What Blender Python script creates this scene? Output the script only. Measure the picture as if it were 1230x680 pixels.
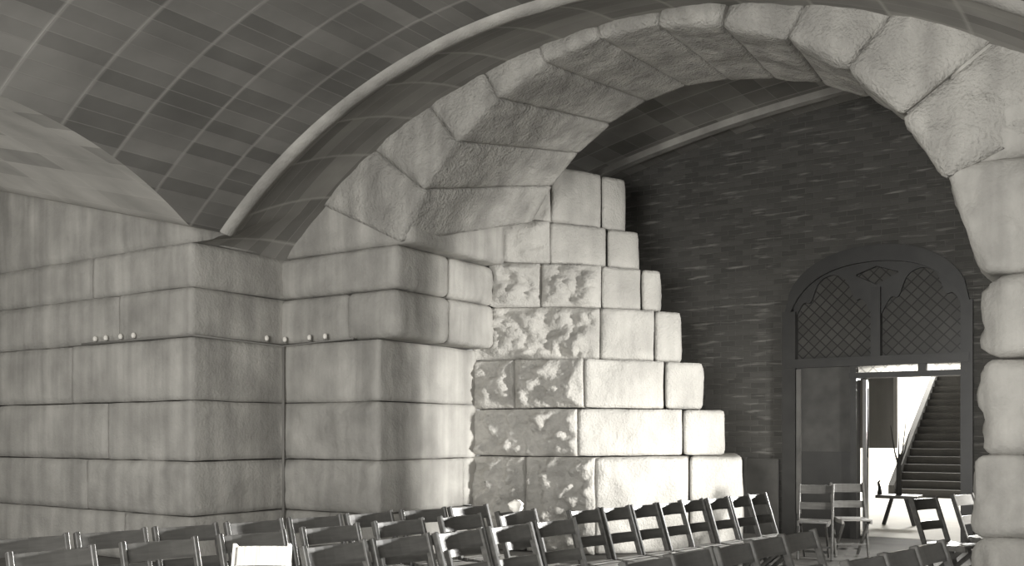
import bpy, bmesh, math, random
from mathutils import Vector, Matrix, noise

for o in list(bpy.data.objects): bpy.data.objects.remove(o)
S = bpy.context.scene
COL = S.collection
R = math.radians

# ------------------------------------------------------------------ camera
# world: X runs along the face of the big arch, Y through it towards the door
EYE = 1.4; YAW = R(33.7); FPX = 1177.0
cd = bpy.data.cameras.new('camera'); cam = bpy.data.objects.new('camera', cd); COL.objects.link(cam)
cam.location = (0, 0, EYE); cam.rotation_euler = (R(90), 0, YAW)
cd.sensor_fit = 'HORIZONTAL'; cd.sensor_width = 36; cd.lens = 36 * FPX / 1230
cd.shift_y = (520 - 340) / 1230; cd.clip_start = .05
S.camera = cam

# ------------------------------------------------------------------ light
S.view_settings.view_transform = 'Standard'; S.view_settings.look = 'None'
S.view_settings.exposure = 0.0; S.view_settings.gamma = 1; S.view_settings.use_curve_mapping = False
w = bpy.data.worlds.new('world'); S.world = w; w.use_nodes = True
bg = w.node_tree.nodes['Background']; bg.inputs[0].default_value = (1, .985, .945, 1); bg.inputs[1].default_value = .55
WARM = (1, .985, .945)

def area(name, loc, target, sx, sy, power, spread=180):
    l = bpy.data.lights.new(name, 'AREA'); l.shape = 'RECTANGLE'; l.size = sx; l.size_y = sy
    l.energy = power; l.color = WARM; l.spread = R(spread)
    o = bpy.data.objects.new(name, l); COL.objects.link(o); o.location = loc
    o.rotation_euler = (Vector(target) - Vector(loc)).to_track_quat('-Z', 'Y').to_euler()
    return o
area('window_daylight', (3.3, 10.5, 1.5), (-6.6, 10.1, .5), .45, 1.2, 205, 60)
area('rear_daylight', (-1.8, -2.7, 1.7), (-2.6, 8.0, 2.7), 3.2, 2.0, 880)
area('side_bay_daylight', (-12.9, 3.2, 2.4), (-9.5, 5.6, 2.0), 2.2, 2.0, 40)
area('hall_daylight', (-5.0, 29.3, 6.7), (-4.6, 25.0, 0), 2.5, 2.0, 3400)
area('added_door_beam', (-1.95, 17.6, 2.35), (-4.3, 4.8, .6), .5, .5, 170, 18)  # added beam through the doorway, source out of view, brightens the chair posts

# ------------------------------------------------------------------ materials
def mat(name, col, rough=.85):
    m = bpy.data.materials.new(name); m.use_nodes = True
    b = m.node_tree.nodes['Principled BSDF']
    b.inputs['Base Color'].default_value = (*col, 1); b.inputs['Roughness'].default_value = rough
    b.inputs['Specular IOR Level'].default_value = .25
    return m, m.node_tree.nodes, m.node_tree.links, b
def g(v): return (v, v * .97, v * .905)

def stone_mat(name, v, var=.25, bump=.5, scale=9, streak=.35):
    m, N, L, b = mat(name, g(v), .92)
    tc = N.new('ShaderNodeTexCoord')
    n1 = N.new('ShaderNodeTexNoise'); n1.inputs['Scale'].default_value = 2.2; n1.inputs['Detail'].default_value = 8
    L.new(tc.outputs['Object'], n1.inputs['Vector'])
    mp = N.new('ShaderNodeMapping'); mp.inputs['Scale'].default_value = (3.2, 3.2, .28)
    L.new(tc.outputs['Object'], mp.inputs['Vector'])
    n2 = N.new('ShaderNodeTexNoise'); n2.inputs['Scale'].default_value = 1.6; n2.inputs['Detail'].default_value = 5
    L.new(mp.outputs[0], n2.inputs['Vector'])                      # damp streaks run down the stone
    n3 = N.new('ShaderNodeTexNoise'); n3.inputs['Scale'].default_value = scale; n3.inputs['Detail'].default_value = 9
    L.new(tc.outputs['Object'], n3.inputs['Vector'])
    r1 = N.new('ShaderNodeMapRange'); r1.inputs[1].default_value = .3; r1.inputs[2].default_value = .7
    r1.inputs[3].default_value = 1 - var; r1.inputs[4].default_value = 1 + var; L.new(n1.outputs[0], r1.inputs[0])
    r2 = N.new('ShaderNodeMapRange'); r2.inputs[1].default_value = .35; r2.inputs[2].default_value = .68
    r2.inputs[3].default_value = 1 - streak; r2.inputs[4].default_value = 1 + streak * .6; L.new(n2.outputs[0], r2.inputs[0])
    mu = N.new('ShaderNodeMath'); mu.operation = 'MULTIPLY'; L.new(r1.outputs[0], mu.inputs[0]); L.new(r2.outputs[0], mu.inputs[1])
    mx = N.new('ShaderNodeVectorMath'); mx.operation = 'SCALE'; mx.inputs[0].default_value = g(v)
    L.new(mu.outputs[0], mx.inputs['Scale']); L.new(mx.outputs[0], b.inputs['Base Color'])
    bp = N.new('ShaderNodeBump'); bp.inputs['Strength'].default_value = bump; bp.inputs['Distance'].default_value = .04
    n4 = N.new('ShaderNodeTexNoise'); n4.inputs['Scale'].default_value = scale * 4; n4.inputs['Detail'].default_value = 4; L.new(tc.outputs['Object'], n4.inputs['Vector'])
    ad = N.new('ShaderNodeMath'); ad.operation = 'MULTIPLY_ADD'; ad.inputs[1].default_value = .45; L.new(n4.outputs[0], ad.inputs[0]); L.new(n3.outputs[0], ad.inputs[2])
    L.new(ad.outputs[0], bp.inputs['Height']); L.new(bp.outputs[0], b.inputs['Normal'])
    return m

def tile_mat(name, v, bw, rh, seam):
    m, N, L, b = mat(name, g(v), .7)
    uv = N.new('ShaderNodeUVMap')
    br = N.new('ShaderNodeTexBrick'); br.offset = 0
    br.inputs['Color1'].default_value = (*g(v * .75), 1); br.inputs['Color2'].default_value = (*g(v * 1.28), 1)
    br.inputs['Mortar'].default_value = (*g(v * 1.25), 1); br.inputs['Scale'].default_value = 1
    br.inputs['Mortar Size'].default_value = .006; br.inputs['Mortar Smooth'].default_value = .6
    br.inputs['Brick Width'].default_value = bw; br.inputs['Row Height'].default_value = rh
    L.new(uv.outputs[0], br.inputs['Vector'])
    sp = N.new('ShaderNodeSeparateXYZ'); L.new(uv.outputs[0], sp.inputs[0])
    dv = N.new('ShaderNodeMath'); dv.operation = 'DIVIDE'; dv.inputs[1].default_value = bw; L.new(sp.outputs[0], dv.inputs[0])
    pp = N.new('ShaderNodeMath'); pp.operation = 'PINGPONG'; pp.inputs[1].default_value = .5; L.new(dv.outputs[0], pp.inputs[0])
    mr = N.new('ShaderNodeMapRange'); mr.inputs[1].default_value = .015; mr.inputs[2].default_value = .045
    mr.inputs[3].default_value = seam; mr.inputs[4].default_value = 0; L.new(pp.outputs[0], mr.inputs[0])
    ns = N.new('ShaderNodeTexNoise'); ns.inputs['Scale'].default_value = 1.4; ns.inputs['Detail'].default_value = 6
    L.new(uv.outputs[0], ns.inputs['Vector'])
    m2 = N.new('ShaderNodeMapRange'); m2.inputs[1].default_value = .3; m2.inputs[2].default_value = .7
    m2.inputs[3].default_value = .8; m2.inputs[4].default_value = 1.2; L.new(ns.outputs[0], m2.inputs[0])
    mix = N.new('ShaderNodeMix'); mix.data_type = 'RGBA'; mix.inputs[7].default_value = (*g(min(v * 2.4, .6)), 1)
    L.new(mr.outputs[0], mix.inputs[0]); L.new(br.outputs[0], mix.inputs[6])
    sc = N.new('ShaderNodeVectorMath'); sc.operation = 'SCALE'; L.new(mix.outputs[2], sc.inputs[0]); L.new(m2.outputs[0], sc.inputs['Scale'])
    L.new(sc.outputs[0], b.inputs['Base Color'])
    bp = N.new('ShaderNodeBump'); bp.inputs['Strength'].default_value = .25; bp.inputs['Distance'].default_value = .01
    L.new(br.outputs['Fac'], bp.inputs['Height']); bp.invert = True; L.new(bp.outputs[0], b.inputs['Normal'])
    return m

def brick_mat(name, v):
    m, N, L, b = mat(name, g(v), .9)
    tc = N.new('ShaderNodeTexCoord'); sp = N.new('ShaderNodeSeparateXYZ'); L.new(tc.outputs['Object'], sp.inputs[0])
    cb = N.new('ShaderNodeCombineXYZ'); L.new(sp.outputs[0], cb.inputs[0]); L.new(sp.outputs[2], cb.inputs[1])
    br = N.new('ShaderNodeTexBrick'); br.inputs['Scale'].default_value = 1
    br.inputs['Brick Width'].default_value = .22; br.inputs['Row Height'].default_value = .075
    br.inputs['Mortar Size'].default_value = .008; br.inputs['Mortar Smooth'].default_value = .5
    br.inputs['Color1'].default_value = (*g(v * .85), 1); br.inputs['Color2'].default_value = (*g(v * 1.22), 1)
    br.inputs['Mortar'].default_value = (*g(v * 1.3), 1); L.new(cb.outputs[0], br.inputs['Vector'])
    mp = N.new('ShaderNodeMapping'); mp.inputs['Scale'].default_value = (1.5, 12, 1); L.new(cb.outputs[0], mp.inputs[0])
    ns = N.new('ShaderNodeTexNoise'); ns.inputs['Scale'].default_value = 1.5; ns.inputs['Detail'].default_value = 6; L.new(mp.outputs[0], ns.inputs['Vector'])
    mr = N.new('ShaderNodeMapRange'); mr.inputs[1].default_value = .58; mr.inputs[2].default_value = .75; L.new(ns.outputs[0], mr.inputs[0])
    mix = N.new('ShaderNodeMix'); mix.data_type = 'RGBA'; mix.inputs[7].default_value = (*g(v * 3), 1)   # limewash smears
    L.new(mr.outputs[0], mix.inputs[0]); L.new(br.outputs[0], mix.inputs[6]); L.new(mix.outputs[2], b.inputs['Base Color'])
    bp = N.new('ShaderNodeBump'); bp.inputs['Strength'].default_value = .6; bp.inputs['Distance'].default_value = .012; bp.invert = True
    L.new(br.outputs['Fac'], bp.inputs['Height']); L.new(bp.outputs[0], b.inputs['Normal'])
    return m

def wood_mat(name, v, rough=.45, sc=(2, 30, 2)):
    m, N, L, b = mat(name, g(v), rough)
    b.inputs['Specular IOR Level'].default_value = .5
    tc = N.new('ShaderNodeTexCoord'); mp = N.new('ShaderNodeMapping'); mp.inputs['Scale'].default_value = sc
    L.new(tc.outputs['Object'], mp.inputs[0])
    ns = N.new('ShaderNodeTexNoise'); ns.inputs['Scale'].default_value = 2; ns.inputs['Detail'].default_value = 6; L.new(mp.outputs[0], ns.inputs['Vector'])
    cr = N.new('ShaderNodeValToRGB'); cr.color_ramp.elements[0].position = .3; cr.color_ramp.elements[1].position = .75
    cr.color_ramp.elements[0].color = (*g(v * .7), 1); cr.color_ramp.elements[1].color = (*g(v * 1.4), 1)
    L.new(ns.outputs[0], cr.inputs[0]); L.new(cr.outputs[0], b.inputs['Base Color'])
    return m

def leaded_mat(name, v):
    m, N, L, b = mat(name, g(v), .25)
    tc = N.new('ShaderNodeTexCoord'); sp = N.new('ShaderNodeSeparateXYZ'); L.new(tc.outputs['Object'], sp.inputs[0])
    cb = N.new('ShaderNodeCombineXYZ'); L.new(sp.outputs[0], cb.inputs[0]); L.new(sp.outputs[2], cb.inputs[1])
    mp = N.new('ShaderNodeMapping'); mp.inputs['Rotation'].default_value = (0, 0, R(45)); mp.inputs['Scale'].default_value = (1, 1, 1); L.new(cb.outputs[0], mp.inputs[0])
    br = N.new('ShaderNodeTexBrick'); br.offset = 0; br.inputs['Scale'].default_value = 1
    br.inputs['Brick Width'].default_value = .11; br.inputs['Row Height'].default_value = .11; br.inputs['Mortar Size'].default_value = .008
    br.inputs['Color1'].default_value = (*g(v * .9), 1); br.inputs['Color2'].default_value = (*g(v * 1.15), 1); br.inputs['Mortar'].default_value = (*g(v * .45), 1)
    L.new(mp.outputs[0], br.inputs['Vector']); L.new(br.outputs[0], b.inputs['Base Color'])
    return m

M = dict(
    pier=stone_mat('pier_granite', .40, .2, .35, 9, .2),
    arch=stone_mat('arch_granite', .40, .2, .9, 10, .2),
    soffit=stone_mat('soffit', .30, .2, .3, 8, .1),
    foot=stone_mat('footing_granite', .44, .14, .6, 10, .08),
    tile=tile_mat('vault_tile', .165, .56, .15, .38), tile_band=tile_mat('band_tile', .27, .62, .2, .3),
    tile_side=tile_mat('side_vault_tile', .42, 1.1, .3, .1),
    tile_back=tile_mat('back_vault_tile', .25, .5, .28, .3),
    rib=stone_mat('rib_tile', .34, .25, .3, 14, .1),
    brick=brick_mat('dark_brick', .08),
    oak=wood_mat('dark_oak', .022), oakl=wood_mat('pale_oak', .10),
    panel=wood_mat('flat_oak_panel', .06, .6),
    glass=leaded_mat('leaded_glass', .07), glassl=leaded_mat('pale_glass', .6),
    chair=wood_mat('brown_chair_wood', .065, .38, (16, 2, 16)), seat=wood_mat('seat_wood', .13, .42, (14, 2, 14)), pale=wood_mat('pale_chair_wood', .58, .5),
    floor=stone_mat('cement_floor', .13, .2, .1, 5, 0), plaster=stone_mat('white_plaster', .75, .04, .05, 5, .02),
    greyp=stone_mat('grey_plaster', .22, .1, .1, 5, .1), stair=stone_mat('stair_stone', .06, .12, .1, 5, .05),
    metal=mat('grey_conduit', g(.22), .5)[0], bulb=mat('pale_bulb', g(.85), .2)[0], bark=mat('dark_bark', g(.05), .9)[0], white=mat('white_lump', g(.8), .8)[0])
# glass of bulbs is frosted; panes above the door pass some daylight
for k in ('glassl',):
    b = M[k].node_tree.nodes['Principled BSDF']; b.inputs['Transmission Weight'].default_value = .6; b.inputs['Roughness'].default_value = .5

# ------------------------------------------------------------------ helpers
def link(name, bm, m, parent=None, smooth=False):
    bmesh.ops.recalc_face_normals(bm, faces=bm.faces[:])
    me = bpy.data.meshes.new(name); bm.to_mesh(me); bm.free()
    for k in (m if isinstance(m, (list, tuple)) else [m]): me.materials.append(k)
    if smooth:
        for p in me.polygons: p.use_smooth = True
    o = bpy.data.objects.new(name, me); COL.objects.link(o)
    if parent: o.parent = parent
    return o
def struct(o, label=None):
    o['kind'] = 'structure'
    if label: o['label'] = label
    return o
def tag(o, label, cat, group=None):
    o['label'] = label; o['category'] = cat
    if group: o['group'] = group
    return o
def empty(name, loc=(0, 0, 0), rz=0):
    o = bpy.data.objects.new(name, None); COL.objects.link(o); o.location = loc; o.rotation_euler = (0, 0, rz); o.empty_display_size = .1
    return o
def hexa(bm, c):
    v = [bm.verts.new(p) for p in c]
    for f in ((0, 3, 2, 1), (4, 5, 6, 7), (0, 1, 5, 4), (1, 2, 6, 5), (2, 3, 7, 6), (3, 0, 4, 7)): bm.faces.new([v[i] for i in f])
def box(bm, x0, x1, y0, y1, z0, z1):
    hexa(bm, [(x0, y0, z0), (x1, y0, z0), (x1, y1, z0), (x0, y1, z0), (x0, y0, z1), (x1, y0, z1), (x1, y1, z1), (x0, y1, z1)])
def bar(bm, a, b, w, d, side=Vector((0, 1, 0))):
    a = Vector(a); b = Vector(b); t = (b - a).normalized(); s = (side - t * side.dot(t)).normalized(); n = t.cross(s)
    c = []
    for p in (a, b):
        for (i, j) in ((-1, -1), (1, -1), (1, 1), (-1, 1)): c.append(p + s * i * w / 2 + n * j * d / 2)
    hexa(bm, c)
def tube(bm, pts, rad, n=8):
    rings = []
    for i, p in enumerate(pts):
        p = Vector(p); q = Vector(pts[min(i + 1, len(pts) - 1)]); o = Vector(pts[max(i - 1, 0)]); t = (q - o).normalized()
        s = t.orthogonal().normalized(); u = t.cross(s); r = rad[i] if isinstance(rad, (list, tuple)) else rad
        rings.append([bm.verts.new(p + (s * math.cos(k * 2 * math.pi / n) + u * math.sin(k * 2 * math.pi / n)) * r) for k in range(n)])
    for A, B in zip(rings, rings[1:]):
        for k in range(n): bm.faces.new((A[k], A[(k + 1) % n], B[(k + 1) % n], B[k]))
    bm.faces.new(rings[0]); bm.faces.new(rings[-1])

def rock(bm, c, amp=.04, res=.06, seed=0, rnd=.03, freq=2.2, amps=None, dres=None, wav=.008):
    """a quarried block in hexahedron c (bottom ring of 4, top ring of 4); amps = per face (-a,+a,-b,+b,-c,+c)"""
    c = [Vector(p) for p in c]
    A = amps or (amp,) * 6
    def P(a, b, t):
        lo = (c[0] * (1 - a) + c[1] * a) * (1 - b) + (c[3] * (1 - a) + c[2] * a) * b
        hi = (c[4] * (1 - a) + c[5] * a) * (1 - b) + (c[7] * (1 - a) + c[6] * a) * b
        return lo * (1 - t) + hi * t
    la = ((c[1] - c[0]).length + (c[6] - c[7]).length) / 2; lb = ((c[3] - c[0]).length + (c[6] - c[5]).length) / 2; lc = ((c[4] - c[0]).length + (c[6] - c[2]).length) / 2
    n = [max(3, int(round(l / r_))) for l, r_ in zip((la, lb, lc), (res, dres or res, res))]
    ax = (P(1, .5, .5) - P(0, .5, .5)).normalized(); bx = (P(.5, 1, .5) - P(.5, 0, .5)).normalized(); cx = (P(.5, .5, 1) - P(.5, .5, 0)).normalized()
    # outward normals of the six faces
    fn = [-(bx.cross(cx)).normalized(), bx.cross(cx).normalized(), -(cx.cross(ax)).normalized(), cx.cross(ax).normalized(), -(ax.cross(bx)).normalized(), ax.cross(bx).normalized()]
    off = Vector((seed * 7.31, seed * 3.17, seed * 5.77)); L = (la, lb, lc)
    cache = {}
    def vert(i, j, k):
        key = (i, j, k)
        if key in cache: return cache[key]
        q = [i / n[0], j / n[1], k / n[2]]
        idx = (i, j, k)
        d = [min(x, 1 - x) * l for x, l in zip(q, L)]
        # rounded arrises
        mv = [0, 0, 0]; ex = [max(0, rnd - x) for x in d]; le = math.sqrt(sum(e * e for e in ex))
        if le > rnd:
            for s in range(3):
                ne = ex[s] / le * rnd; mv[s] = (ex[s] - ne) / L[s] * (1 if q[s] < .5 else -1)
        p = P(*[x + m_ for x, m_ in zip(q, mv)])
        base = p.copy()
        for s in range(3):
            for side in (0, 1):
                if idx[s] == (0 if side == 0 else n[s]):
                    e = min(d[(s + 1) % 3], d[(s + 2) % 3]); mk = min(1, e / .10); mk = mk * mk * (3 - 2 * mk)
                    am = A[s * 2 + side]
                    if am:
                        nv = noise.fractal(base * freq + off, .75, 2.1, 5) * .9 + .35 + .35 * abs(noise.noise(base * freq * 3.3 + off))
                        p = p + fn[s * 2 + side] * am * mk * nv
        p = p + noise.noise_vector(base * 2.7 + off) * wav
        v = bm.verts.new(p); cache[key] = v
        return v
    def grid(fix, val, u, v):
        for i in range(n[u]):
            for j in range(n[v]):
                q = []
                for (di, dj) in ((0, 0), (1, 0), (1, 1), (0, 1)):
                    t = [0, 0, 0]; t[fix] = val; t[u] = i + di; t[v] = j + dj; q.append(vert(*t))
                bm.faces.new(q)
    for s, (u, v) in enumerate(((1, 2), (2, 0), (0, 1))):
        grid(s, 0, v, u); grid(s, n[s], u, v)
def rbox(bm, x0, x1, y0, y1, z0, z1, **k):
    e = .003
    rock(bm, [(x0 + e, y0 + e, z0 + e), (x1 - e, y0 + e, z0 + e), (x1 - e, y1 - e, z0 + e), (x0 + e, y1 - e, z0 + e),
              (x0 + e, y0 + e, z1 - e), (x1 - e, y0 + e, z1 - e), (x1 - e, y1 - e, z1 - e), (x0 + e, y1 - e, z1 - e)], **k)

# ------------------------------------------------------------------ the setting
YA, YB, YW = 7.914, 9.73, 13.285          # arch face, arch back, brick wall
XL, XR = -6.99, -1.18                     # jambs
XP, YP = -8.444, 6.64                     # re-entrant corner of the left pier

bm = bmesh.new(); box(bm, -13.2, 5, -5, YW + .4, -.2, 0); struct(link('floor', bm, M['floor']))
bm = bmesh.new()
DX0, DX1 = -4.33, -2.02
box(bm, -9.5, DX0, YW, YW + .45, 0, 7); box(bm, DX1, 3.2, YW, YW + .45, 0, 7)
prof = []                                  # four-centred head over the door
def head(x):
    t = abs((x - (DX0 + DX1) / 2) / ((DX1 - DX0) / 2))
    return 3.02 + .78 * math.sqrt(max(0, 1 - t ** 2.3)) - .02 * t
xs = [DX0 + (DX1 - DX0) * i / 40 for i in range(41)]
for a, b_ in zip(xs, xs[1:]):
    hexa(bm, [(a, YW, head(a)), (b_, YW, head(b_)), (b_, YW + .45, head(b_)), (a, YW + .45, head(a)), (a, YW, 7), (b_, YW, 7), (b_, YW + .45, 7), (a, YW + .45, 7)])
struct(link('wall_back', bm, M['brick']))

# right-hand wall of the far bay, with the window the daylight comes through
bm = bmesh.new()
box(bm, 2.7, 3.1, YB, 10.05, 0, 6.2); box(bm, 2.7, 3.1, 11.0, YW, 0, 6.2); box(bm, 2.7, 3.1, 10.05, 11.0, 0, .6); box(bm, 2.7, 3.1, 10.05, 11.0, 2.5, 6.2)
struct(link('wall_right', bm, M['greyp']))
bm = bmesh.new()
box(bm, -13.2, -12.8, -5, 2.0, 0, 5); box(bm, -13.2, -12.8, 4.4, 9, 0, 5); box(bm, -13.2, -12.8, 2, 4.4, 0, 1.2); box(bm, -13.2, -12.8, 2, 4.4, 3.5, 5)
struct(link('wall_left', bm, M['pier']))

# --- tile vault of the near bay: a barrel along Y cut by side vaults along X
BC, BZ, BR = -4.10, -.93, 5.73
TC, TZ, TR = 3.4, -3.58, 7.5
LOW = 3.40
def zc_(x): return BZ + math.sqrt(BR * BR - (x - BC) ** 2) + .11 * max(0, x + 3.2)      # a little stilted on the right
def zb(x): return max(LOW, zc_(x)) if abs(x - BC) < 4.85 else LOW
def zt(y): return max(LOW, TZ + math.sqrt(TR * TR - (y - TC) ** 2)) if abs(y - TC) < 5 else LOW
def ab(x): return BR * math.asin(max(-1, min(1, (x - BC) / BR)))
def at_(y): return TR * math.asin(max(-1, min(1, (y - TC) / TR)))
def uvmesh(bm, fn_):
    lay = bm.loops.layers.uv.new('UVMap')
    for f in bm.faces:
        ctr = f.calc_center_median()
        for l in f.loops: l[lay].uv = fn_(l.vert.co, ctr)
def sheet(name, X, Y, zf, uvf, m, mfun=None, smooth=True):
    bm = bmesh.new(); V = [[bm.verts.new((x, y, zf(x, y))) for y in Y] for x in X]
    for i in range(len(X) - 1):
        for j in range(len(Y) - 1):
            f = bm.faces.new((V[i][j], V[i + 1][j], V[i + 1][j + 1], V[i][j + 1]))
            if mfun:
                cc = f.calc_center_median(); f.material_index = mfun(cc)
    uvmesh(bm, uvf)
    return struct(link(name, bm, m, smooth=smooth))
def lin(a, b, n): return [a + (b - a) * i / n for i in range(n + 1)]
YRIB = 6.56
def groin(y, side):
    """x at which the barrel comes down to the height of the side vault"""
    h = max(zt(y), LOW + .002); return BC + side * math.sqrt(max(0, BR * BR - (h - BZ) ** 2))
def loft(name, rows, uvf, m):
    bm = bmesh.new(); V = [[bm.verts.new(p) for p in r_] for r_ in rows]
    for a, b_ in zip(V, V[1:]):
        for k in range(len(a) - 1): bm.faces.new((a[k], a[k + 1], b_[k + 1], b_[k]))
    uvmesh(bm, uvf); return struct(link(name, bm, m, smooth=True))
ys_ = lin(-.6, YRIB, 70)
def brow(y): return [(x, y, zc_(x)) for x in lin(groin(y, -1), groin(y, 1), 90)]
loft('ceiling', [brow(y) for y in ys_], lambda c, k: (c.y, ab(c.x)), M['tile'])
def trow(y, side): return [(x, y, (max(zt(y), LOW + .002) if side < 0 else zc_(groin(y, 1))) + .24 * abs(groin(y, side) - x)) for x in lin(-12.8 if side < 0 else 4.2, groin(y, side), 24)]
loft('ceiling_left', [trow(y, -1) for y in ys_ + [YP + .1]], lambda c, k: (c.x, at_(c.y)), M['tile_side'])
loft('ceiling_right', [trow(y, 1) for y in ys_ + [YP + .1]], lambda c, k: (c.x, at_(c.y)), M['tile_side'])
# --- rib along the edge of the barrel
bm = bmesh.new(); A = lin(-7.84, -.36, 90); prev = None
for x in A:
    nx, nz = (x - BC) / BR, (zb(x) - BZ) / BR
    jit = .012 * noise.noise(Vector((x * 3, 0, 0)))
    ring = [bm.verts.new((x - nx * o, y, zb(x) - nz * o + jit)) for (y, o) in ((YRIB - .06, -.10), (YRIB - .05, .02), (YRIB + .04, .05), (YRIB + .12, .02), (YRIB + .12, -.10))]
    if prev:
        for k in range(4): bm.faces.new((prev[k], prev[k + 1], ring[k + 1], ring[k]))
    prev = ring
struct(link('trim_1', bm, M['rib'], smooth=True))
# --- splayed band between rib and arch face
OC, OZ, OR = -4.20, -.864, 6.0
bm = bmesh.new(); rows = []
for i in range(111):
    t = i / 110; r_ = []
    xa = -8.75 + t * (8.9); xo = xa
    z0 = zb(xa) if abs(xa - BC) < 4.0 else LOW - .02
    z0 = max(z0, LOW - .02); z1 = OZ + math.sqrt(OR * OR - (xo - OC) ** 2)
    for j in range(9):
        s = j / 8; r_.append(bm.verts.new((xa, YRIB + .08 + (YA - .0 - YRIB) * s, z0 * (1 - s) + z1 * s + .05 * math.sin(math.pi * s))))
    rows.append(r_)
for a, b_ in zip(rows, rows[1:]):
    for j in range(8): bm.faces.new((a[j], a[j + 1], b_[j + 1], b_[j]))
uvmesh(bm, lambda c, k: (c.x * 1.05, c.y)); struct(link('ceiling_band', bm, M['tile_band'], smooth=True))
# --- flat segmental vault of the far bay
def zv(x, y=0): return -14.1 + math.sqrt(19.96 ** 2 - (x + 1.97) ** 2)
sheet('ceiling_far', lin(-9.4, 3.2, 80), lin(YB - .1, YW + .2, 12), lambda x, y: zv(x), lambda c, k: (c.y, c.x), M['tile_back'])
bm = bmesh.new(); prev = None
for x in lin(-7.6, 2.6, 50):
    ring = [bm.verts.new((x, y, zv(x) + o)) for (y, o) in ((12.62, .02), (12.63, -.09), (12.77, -.09), (12.79, .02))]
    if prev:
        for k in range(3): bm.faces.new((prev[k], prev[k + 1], ring[k + 1], ring[k]))
    prev = ring
struct(link('trim_2', bm, M['rib']))

# ------------------------------------------------------------------ stone piers and arch
# left pier: L-shaped, in courses
bm = bmesh.new(); sd = 1
Z = [0, .52, 1.10, 1.74, 2.41, 2.93, 3.40]
for k, (z0, z1) in enumerate(zip(Z, Z[1:])):
    xj = XL if z1 < 2.6 else XL + .26
    rough = z1 < 2.0
    # respond below the arch: front half and back half
    yj = 8.84 if k in (4, 5) else (9.45 if k == 1 else None)
    fr = dict(amps=(.0, .012 if k < 4 else .025, .06 if rough else .02, 0, .0, .0), rnd=.018 if k < 4 else .07, res=.05)
    cuts = [YA, yj, YB] if yj else [YA, YB]
    xm = -7.45 if k == 4 else None
    for i, (y0, y1) in enumerate(zip(cuts, cuts[1:])):
        if i == 0 and xm:
            rbox(bm, XP - .3, xm, y0, y1, z0, z1, seed=sd, **fr); rbox(bm, xm, xj, y0 - .02, y1, z0, z1, seed=sd + 40, **fr)
        else: rbox(bm, XP - .3, xj, y0, y1, z0, z1, seed=sd, **fr)
        sd += 1
    # respond of the side arch
    xm = [-9.6, -10.3, -9.9, -10.6, -9.7, -10.2][k]
    rbox(bm, xm, XP, YP, YA + .3, z0, z1, seed=sd, res=.06, rnd=.02, amps=(0, .012, .05 if k < 2 else .012, 0, 0, 0)); sd += 1
    rbox(bm, -12.79, xm, YP, YA + .3, z0, z1, seed=sd, res=.1, rnd=.02, amps=(0, 0, .012, 0, 0, 0)); sd += 1
rbox(bm, XP - .3, -6.55, YA + .03, YB - .05, 3.40, 6.2, seed=77, res=.08, amps=(0, 0, .03, 0, 0, 0))
rbox(bm, -12.79, XP, YP + .02, YA + .3, 3.40, 5.0, seed=78, res=.12, amps=(0, 0, .02, 0, 0, 0))
tag(link('stone_pier', bm, M['pier'], smooth=True), 'broad grey granite pier of squared blocks behind the rows of chairs at left', 'pier')

# right pier
bm = bmesh.new(); ZR = [0, .62, 1.24, 1.94, 2.56, 3.40]
for k, (z0, z1) in enumerate(zip(ZR, ZR[1:])):
    xj = XR + (.02, .0, .07, .13, -.20)[k]
    if k == 4:
        rock(bm, [(-1.13, YA, z0), (1.6, YA, z0), (1.6, YB, z0), (-1.13, YB, z0), (-1.40, YA, z1), (1.6, YA, z1), (1.6, YB, z1), (-1.40, YB, z1)], seed=104, res=.05, rnd=.06, amps=(.04, 0, .10, 0, 0, 0), wav=.03); continue
    rbox(bm, xj, 1.6, YA, YB, z0, z1, seed=100 + k, res=.05, rnd=.07, amps=(.07, 0, .10, 0, 0, 0), wav=.03)
rbox(bm, -1.35, 1.6, YA + .03, YB - .05, 3.40, 6.3, seed=120, res=.08, amps=(0, 0, .05, 0, 0, 0))
tag(link('stone_pier', bm, M['pier'], smooth=True), 'rough rock-faced granite pier at the right edge, in front of the doorway', 'pier')

# arch of eleven voussoirs
bm = bmesh.new()
CX_, F0, B0 = -4.10, 2.16, 2.655
NV = 11
def vp(t, r_extra, front):
    if front: a = R(154.5 + (22.5 - 154.5) * t); FR = 2.865 + .10 * max(0, t - .6) / .4; return Vector((CX_ + (FR + r_extra) * math.cos(a), YA, F0 + (FR + r_extra) * math.sin(a)))
    a = R(150 + (26 - 150) * t); BRr = 2.446 + .32 * max(0, t - .6) / .4; return Vector((CX_ + (BRr + r_extra) * math.cos(a), YB + .02, B0 + (BRr + r_extra) * math.sin(a)))
random.seed(4)
for k in range(NV):
    t0, t1 = k / NV + .0004, (k + 1) / NV - .0004
    dr = random.uniform(-.012, .012)
    lo = [vp(t0, dr, 1), vp(t1, dr, 1), vp(t1, dr, 0), vp(t0, dr, 0)]; hi = [vp(t0, 1.35, 1), vp(t1, 1.35, 1), vp(t1, 1.35, 0), vp(t0, 1.35, 0)]
    dy = random.uniform(-.03, .02)
    for q in (lo[0], lo[1], hi[0], hi[1]): q.y += dy
    right = k >= 6
    rock(bm, lo + hi, res=.055, seed=200 + k, rnd=.025, amps=(0, 0, .07 if right else .045, 0, .015 if not right else .03, 0), wav=.006)
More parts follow.
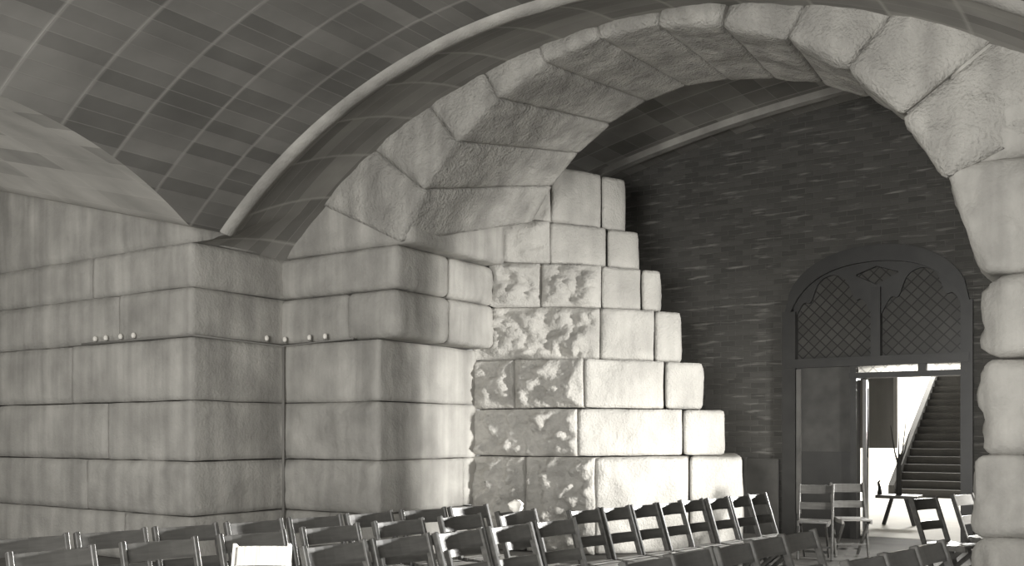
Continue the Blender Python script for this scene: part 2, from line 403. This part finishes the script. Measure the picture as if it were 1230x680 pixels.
for k in range(NV):                        # mortar bed a little behind the faces
    c = [vp(k / NV, .04, 1), vp((k + 1) / NV, .04, 1), vp((k + 1) / NV, .04, 0), vp(k / NV, .04, 0), vp(k / NV, 1.2, 1), vp((k + 1) / NV, 1.2, 1), vp((k + 1) / NV, 1.2, 0), vp(k / NV, 1.2, 0)]
    for i in (0, 1, 4, 5): c[i].y += .06
    for i in (2, 3, 6, 7): c[i].y -= .06
    hexa(bm, c)
arch = link('stone_arch', bm, [M['arch'], M['soffit']], smooth=True)
tag(arch, 'great round arch of rough granite voussoirs spanning between the two piers', 'arch')

# stepped footing
foot = empty('stepped_footing', (-5.6, 11.2, 0)); tag(foot, 'brightly lit stepped mass of granite blocks, narrowing upward beneath the vault', 'footing')
Cc = [(-5.40, 9.80), (-5.66, 9.85), (-5.66, 10.0), (-5.72, 10.5), (-5.78, 10.65), (-6.28, 10.25), (-6.30, 10.3)]
Ec = [(-4.24, 11.38), (-4.49, 11.44), (-4.76, 11.40), (-5.07, 11.44), (-5.34, 11.42), (-5.65, 11.43), (-5.83, 11.40)]
Zt = [1.12, 1.69, 2.28, 2.93, 3.47, 4.00, 4.70]
JN = [.62, .70, .66, .66, .66, .62, .66]
z0 = 0
for k in range(7):
    bm = bmesh.new(); z1 = Zt[k]; C = Vector((*Cc[k], 0)); E = Vector((*Ec[k], 0))
    Lf = Vector((-7.05 if k == 0 else (XL - .04 if k < 4 else -6.78), YB - .06, 0)); Cb = Vector((C.x - 1.3, YW - .02, 0)); Eb = Vector((E.x * (YW - .02) / E.y - .08, YW - .02, 0)); Lb = Vector((Lf.x - 1.3, YW - .02, 0))
    def blk(a, b_, c_, d_, zz0, zz1, **kw):
        up = Vector((0, 0, 1)); rock(bm, [p + up * (zz0 + .004) for p in (a, b_, c_, d_)] + [p + up * (zz1 - .004) for p in (a, b_, c_, d_)], **kw)
    nf = 2 if k in (0, 2, 4) else 1
    fz = [0, .38, 1] if k == 2 else ([0, .45, 1] if nf == 2 else [0, 1])
    for i in range(nf):
        p0, p1 = Lf.lerp(C, fz[i] + (.01 if i else 0)), Lf.lerp(C, fz[i + 1]); q0, q1 = Lb.lerp(Cb, fz[i] + (.01 if i else 0)), Lb.lerp(Cb, fz[i + 1])
        blk(p0, p1, q1, q0, z0, z1, seed=300 + k * 5 + i, res=.03, dres=.5, rnd=.015, freq=5.5, wav=.012, amps=(0, 0, .13 if k < 5 else .05, 0, 0, 0))
    J = C.lerp(E, JN[k]); Jb = Cb.lerp(Eb, JN[k])
    blk(C, J, Jb, Cb, z0, z1, seed=330 + k, res=.05, dres=.5, rnd=.03, freq=2.6, wav=.012, amps=(0, 0, .05 if k < 4 else .03, 0, 0, 0))
    blk(J, E, Eb, Jb, z0, z1, seed=350 + k, res=.06, dres=.25, rnd=.05, wav=.01, amps=(0, .015, .012, 0, 0, 0))
    o = link('stone_course', bm, M['foot'], foot, smooth=True); o.location = -foot.location
    z0 = z1

# ------------------------------------------------------------------ conduit with little bulbs
cn = empty('electric_conduit', (XP + .03, YA - .03, 0)); tag(cn, 'thin grey conduit fixed across the left pier with a pipe dropping to the floor', 'conduit')
base = Vector(cn.location)
bm = bmesh.new()
zc = 2.41
tube(bm, [Vector(p) - base for p in ((-10.3, YP - .05, zc), (XP + .06, YP - .05, zc), (XP + .06, YA - .07, zc - .015), (-7.25, YA - .11, zc))], .014)
link('pipe', bm, M['metal'], cn, smooth=True)
bm = bmesh.new(); tube(bm, [Vector((.04, -.03, 0)), Vector((.04, -.03, zc - .02))], .016); link('down_pipe', bm, M['metal'], cn, smooth=True)
for (bx_, by_) in ((-10.05, YP - .05), (-9.85, YP - .05), (-9.58, YP - .05), (-9.35, YP - .05), (XP + .06, YA - .3), (-8.33, YA - .08), (-7.93, YA - .09), (-7.68, YA - .10)):
    bm = bmesh.new(); bmesh.ops.create_uvsphere(bm, u_segments=12, v_segments=8, radius=.024)
    for v in bm.verts:
        v.co.z *= 1.4
    o = link('bulb', bm, M['bulb'], cn, smooth=True); o.location = Vector((bx_, by_, zc + .05)) - base
    bm = bmesh.new(); tube(bm, [(0, 0, -.045), (0, 0, -.018)], .016); q = link('socket', bm, M['metal'], o)

# ------------------------------------------------------------------ door with traceried head
door = struct(empty('door_1', ((DX0 + DX1) / 2, YW + .1, 0)))
DB = Vector(door.location); XM = -3.14
def dl(name, bm, m, parent=door):
    o = link(name, bm, m, parent)
    if parent is door: o.location = -DB
    return o
y0, y1 = YW - .06, YW + .14
bm = bmesh.new()
box(bm, DX0 - .04, DX0 + .14, y0 - .006, y1 + .006, 0, 3.05); box(bm, DX1 - .10, DX1 + .04, y0 - .006, y1 + .006, 0, 3.05)
for a, b_ in zip(xs, xs[1:]):
    def ins(x): return max(2.9, head((DX0 + DX1) / 2 + (x - (DX0 + DX1) / 2) * 1.0) - .16 - .12 * abs((x - (DX0 + DX1) / 2) / 1.155) ** 6)
    hexa(bm, [(a, y0, ins(a)), (b_, y0, ins(b_)), (b_, y1, ins(b_)), (a, y1, ins(a)), (a, y0, head(a) + .05), (b_, y0, head(b_) + .05), (b_, y1, head(b_) + .05), (a, y1, head(a) + .05)])
dl('frame', bm, M['oak'])
bm = bmesh.new(); box(bm, DX0, DX1, y0 - .02, y1, 2.28, 2.40); dl('transom', bm, M['oak'])
bm = bmesh.new(); box(bm, XM - .06, XM + .06, y0, y1, 2.38, 3.3); dl('mullion', bm, M['oak'])
# tracery: a plate with two cusped lights
def cusp_top(x, xa, xb):
    t = (x - (xa + xb) / 2) / ((xb - xa) / 2); t = max(-1, min(1, t))
    a = abs(t); top = 2.93 + .58 * (1 - a ** 1.9) - .15 * math.exp(-((a - .56) / .13) ** 2)
    return min(top, head(x) - .17)
bm = bmesh.new(); n = 90; X0, X1 = DX0 + .1, DX1 - .06
for i in range(n):
    a = X0 + (X1 - X0) * i / n; b_ = X0 + (X1 - X0) * (i + 1) / n
    def low(x):
        xa, xb = (X0, XM - .05) if x < XM else (XM + .05, X1)
        return cusp_top(x, xa, xb)
    la_, lb_ = low(a + 1e-4), low(b_ - 1e-4); ha, hb = head(a), head(b_)
    # pierced eyelet between the two heads
    tri = abs((a + b_) / 2 - XM)
    segs = [(la_, ha, lb_, hb)]
    if tri < .26:
        c0 = 3.34 + tri * .5; c1 = 3.58 - tri * .35
        if c1 > c0 + .01 and c0 > max(la_, lb_) + .03: segs = [(la_, c0, lb_, c0), (c1, ha, c1, hb)]
    for (p, q, r_, s) in segs:
        hexa(bm, [(a, y0 + .06, p), (b_, y0 + .06, r_), (b_, y1 - .04, r_), (a, y1 - .04, p), (a, y0 + .06, q), (b_, y0 + .06, s), (b_, y1 - .04, s), (a, y1 - .04, q)])
dl('tracery', bm, M['oak'])
for xa, xb in ((X0, XM - .05), (XM + .05, X1)):
    bm = bmesh.new(); box(bm, xa - .02 if xa < XM else XM, XM if xa < XM else xb + .02, YW + .06, YW + .075, 2.36, 3.66); dl('leaded_pane', bm, M['glass'])
# door posts, upper strip lights, left leaf and open leaf
bm = bmesh.new(); box(bm, -3.46, -3.38, y0, y1, 0, 2.3); box(bm, -3.47, DX1 - .05, y0 - .01, y1 + .01, 2.12, 2.19); dl('door_case', bm, M['oak'])
for xa, xb in ((-3.38, -2.62), (-2.52, -2.10)):
    bm = bmesh.new(); box(bm, xa, xb, YW + .02, YW + .03, 2.19, 2.28); dl('strip_light', bm, M['glassl'])
bm = bmesh.new(); box(bm, -2.62, -2.52, y0, y1, 2.19, 2.28); dl('strip_mullion', bm, M['oak'])
bm = bmesh.new(); box(bm, DX0 + .14, -3.46, YW + .0, YW + .05, 1.15, 2.28); o = dl('fixed_panel', bm, M['panel'])
bm = bmesh.new(); box(bm, DX0 + .14, -3.46, YW - .01, YW + .05, 0, 1.15); dl('lower_panel', bm, M['oak'])
bm = bmesh.new(); box(bm, DX0 + .15, DX0 + .21, YW - .05, YW, .3, 2.26); o = dl('lit_stile_edge', bm, M['oakl']); o['label'] = 'pale strip beside the fixed panel, the lit frame edge put into its colour'  # light on the frame edge is put into this paler wood colour
leaf = bmesh.new()
for (a, b_, c_, d_) in ((0, .10, 0, 2.10), (.48, .58, 0, 2.10), (.10, .48, 2.0, 2.10), (.10, .48, 0, .25), (.10, .48, .95, 1.05), (.10, .48, .25, .95)): box(leaf, a, b_, -.025, .025, c_, d_)
lo = link('door_leaf', leaf, M['oakl'], door); lo.location = Vector((-3.33, YW + .16, .01)) - DB; lo.rotation_euler = (0, 0, R(101))
bm = bmesh.new(); box(bm, .10, .48, -.005, .005, 1.05, 2.0); link('leaf_pane', bm, M['glassl'], lo)

bm = bmesh.new(); box(bm, -4.88, -4.42, YW - .09, YW - .04, 0, 1.04); box(bm, -4.905, -4.87, YW - .10, YW - .03, 0, 1.06)
tag(link('wooden_panel', bm, M['panel']), 'flat brown board standing against the dark brick wall, left of the doorway', 'panel')

# ------------------------------------------------------------------ bright hall beyond the door
bm = bmesh.new(); box(bm, -8, 1, YW + .45, 31, -.2, 0); struct(link('floor_hall', bm, M['plaster']))
bm = bmesh.new(); box(bm, -8, 1, 30.6, 31, 0, 7); struct(link('wall_hall_end', bm, M['plaster']))
bm = bmesh.new(); box(bm, -6.6, -6.3, YW + .45, 30.6, 0, 7); struct(link('wall_hall_side', bm, M['plaster']))
bm = bmesh.new(); box(bm, .4, .7, YW + .45, 30.6, 0, 7); struct(link('wall_hall_right', bm, M['greyp']))
bm = bmesh.new(); box(bm, -6.3, -3.66, 16.6, 16.9, 1.15, 7); struct(link('wall_hall_stub', bm, M['greyp']))
st = empty('staircase', (-3.2, 22.6, 0)); tag(st, 'dark stone staircase rising away in the bright hall beyond the doorway', 'staircase')
bm = bmesh.new()
for k in range(20): box(bm, -1.75, 2.6, .3 * k, 6.6, .172 * k, .172 * (k + 1))
link('steps', bm, M['stair'], st)
bm = bmesh.new(); hexa(bm, [(-1.87, -.1, 0), (-1.75, -.1, 0), (-1.75, 6.0, 0), (-1.87, 6.0, 0), (-1.87, -.1, .25), (-1.75, -.1, .25), (-1.75, 6.0, 3.65), (-1.87, 6.0, 3.65)])
link('stringer', bm, M['stair'], st)
tb = empty('side_table', (-3.36, 15.6, 0)); tag(tb, 'low dark table in the hall just past the doorway, before the stair', 'table')
bm = bmesh.new(); box(bm, -.30, .30, -.2, .2, .41, .46); link('table_top', bm, M['oakl'], tb)
for sx in (-1, 1):
    bm = bmesh.new(); bar(bm, (sx * .10, 0, .41), (sx * .22, 0, 0), .06, .05); link('leg', bm, M['oak'], tb)
bm = bmesh.new(); tube(bm, [(-.28, 0, .46), (-.28, 0, .56), (-.30, 0, .64), (-.27, 0, .68)], [.04, .025, .018, .008]); link('end_scroll', bm, M['oak'], tb)
pl = empty('bare_branch', (-3.36, 15.6, .46)); tag(pl, 'bare forked branch standing up on the low table past the doorway', 'branch')
bm = bmesh.new(); tube(bm, [(0, 0, 0), (0, 0, .45), (.01, 0, .62)], [.045, .035, .02]); link('stem', bm, M['bark'], pl)
for e in ((-.12, 0, 1.05), (.0, .02, 1.15), (.16, 0, .98), (.1, .05, 1.2)):
    bm = bmesh.new(); tube(bm, [(0, 0, .42), (e[0] * .5, 0, .65), e], [.02, .012, .005], 6); link('twig', bm, M['bark'], pl)

# ------------------------------------------------------------------ chairs
def make_chair():
    r = empty('folding_chair'); Wd = .20
    def px(z): return -.21 + .33 * (.82 - z)                       # the long post leans forward going down
    for s in (-1, 1):
        bm = bmesh.new(); bar(bm, (px(.82), s * Wd, .825), (px(.0), s * Wd, 0), .026, .042); bmesh.ops.bevel(bm, geom=bm.edges[:], offset=.004, segments=1, affect='EDGES'); link('back_post', bm, M['chair'], r)
    for (z, h) in ((.765, .095), (.585, .075)):
        bm = bmesh.new()
        for i in range(6):
            ya, yb = -Wd + .01 + (2 * Wd - .02) * i / 6, -Wd + .01 + (2 * Wd - .02) * (i + 1) / 6
            da, db = -.018 * (1 - (ya / Wd) ** 2), -.018 * (1 - (yb / Wd) ** 2)
            hexa(bm, [(px(z - h / 2) + da - .008, ya, z - h / 2), (px(z - h / 2) + db - .008, yb, z - h / 2), (px(z - h / 2) + db + .010, yb, z - h / 2), (px(z - h / 2) + da + .010, ya, z - h / 2),
                      (px(z + h / 2) + da - .008, ya, z + h / 2), (px(z + h / 2) + db - .008, yb, z + h / 2), (px(z + h / 2) + db + .010, yb, z + h / 2), (px(z + h / 2) + da + .010, ya, z + h / 2)])
        bmesh.ops.remove_doubles(bm, verts=bm.verts[:], dist=.0005); link('back_rail', bm, M['chair'], r)
    bm = bmesh.new()
    for i in range(5): box(bm, -.10 + .076 * i, -.10 + .076 * i + .070, -Wd + .018, Wd - .018, .425 - .004 * (2 - abs(i - 2)), .443 - .004 * (2 - abs(i - 2)))
    for s in (-1, 1): box(bm, -.11, .275, s * (Wd - .03) - .012, s * (Wd - .03) + .012, .392, .425)
    link('seat', bm, M['seat'], r)
    for s in (-1, 1):
        bm = bmesh.new(); bar(bm, (.22, s * (Wd - .055), .40), (-.24, s * (Wd - .055), 0), .022, .036); link('cross_leg', bm, M['chair'], r)
    bm = bmesh.new(); bar(bm, (px(.14), -Wd, .14), (px(.14), Wd, .14), .022, .022, Vector((1, 0, 0))); link('stretcher', bm, M['chair'], r)
    bm = bmesh.new(); bar(bm, (-.16, -Wd + .055, .07), (-.16, Wd - .055, .07), .022, .022, Vector((1, 0, 0))); link('stretcher', bm, M['chair'], r)
    return r
proto = make_chair(); used = [False]
def chair(x, y, deg, label, group, sy=1.0, tilt=0):
    if not used[0]: o = proto; used[0] = True
    else:
        o = proto.copy(); COL.objects.link(o)
        for ch in proto.children:
            c = ch.copy(); c.parent = o; COL.objects.link(c)
    o.location = (x, y, 0); o.rotation_euler = (0, 0, R(deg)); o.scale = (1, sy, 1)
    o['label'] = label; o['category'] = 'chair'
    if group: o['group'] = group
    elif 'group' in o: del o['group']
    return o
ORD = ['first', 'second', 'third', 'fourth', 'fifth', 'sixth', 'seventh', 'eighth', 'ninth', 'tenth', 'eleventh', 'twelfth']
rnd = random.Random(11)
def row(a, b, pitch, phrase, group, sy=1.0, jit=3):
    a = Vector(a); b = Vector(b); d = b - a; n_ = int(d.length / pitch) + 1; u = d.normalized(); ang = math.degrees(math.atan2(-u.x, u.y))
    out = []
    for i in range(n_):
        p = a + u * pitch * i; x = p.x + .21; y = p.y
        out.append(chair(x + rnd.uniform(-.015, .015), y, ang + rnd.uniform(-jit, jit), 'brown folding chair, %s from the left in the %s' % (ORD[i], phrase), group, sy))
    return out
row((-5.40, 2.55), (-4.60, 6.30), .47, 'back row nearest the left pier', 'chairs in the back row by the left pier')
row((-4.62, 2.75), (-4.02, 6.15), .56, 'second row from the left pier', 'chairs in the second row from the left pier')
row((-3.62, 3.72), (-3.36, 5.75), .46, 'third row from the left pier', 'chairs in the third row from the left pier')
row((-3.66, 6.42), (-3.20, 9.16), .372, 'row below the stepped stones', 'chairs in the row below the stepped stones', .84, 1.0)
row((-1.99, 4.05), (-1.73, 6.00), .40, 'aisle row at bottom right', 'chairs along the aisle', .95)
row((-1.18, 4.65), (-1.00, 5.60), .40, 'short row before the right pier', 'chairs in the short row by the right pier', .95)
wc = chair(-3.77, 3.33, -56, 'pale folding chair turned out of line among the brown chairs at left', None, .7)
for c in wc.children:
    c.data = c.data.copy(); c.data.materials[0] = M['pale']  # this one chair gets a much paler wood colour
chair(-3.22, 10.85, -78, 'wooden chair with pale rails left of the open doorway, the left of two', 'chairs left of the doorway', .9)
chair(-2.96, 11.35, -62, 'wooden chair left of the open doorway, the right of two', 'chairs left of the doorway', .9)
chair(-1.60, 9.22, -20, 'wooden chair standing alone in front of the bright open doorway', None, .95)
chair(-1.40, 10.0, -16, 'dark wooden chair touching the right pier, nearer of two before the doorway', 'chairs beside the right pier', .95)
chair(-1.30, 10.55, -14, 'dark wooden chair half hidden behind the right pier, farther of two', 'chairs beside the right pier', .95)

bm = bmesh.new(); bmesh.ops.create_icosphere(bm, subdivisions=3, radius=.055)
for v in bm.verts: v.co += v.co.normalized() * .018 * noise.noise(v.co * 30); v.co.z *= .8
o = link('white_lump', bm, M['white'], smooth=True); o.location = (-4.03, 6.10, .855)  # small white lump added on the chair back, no particular thing
tag(o, 'small uneven white cloth lying on a chair back below the stepped stones', 'lump')
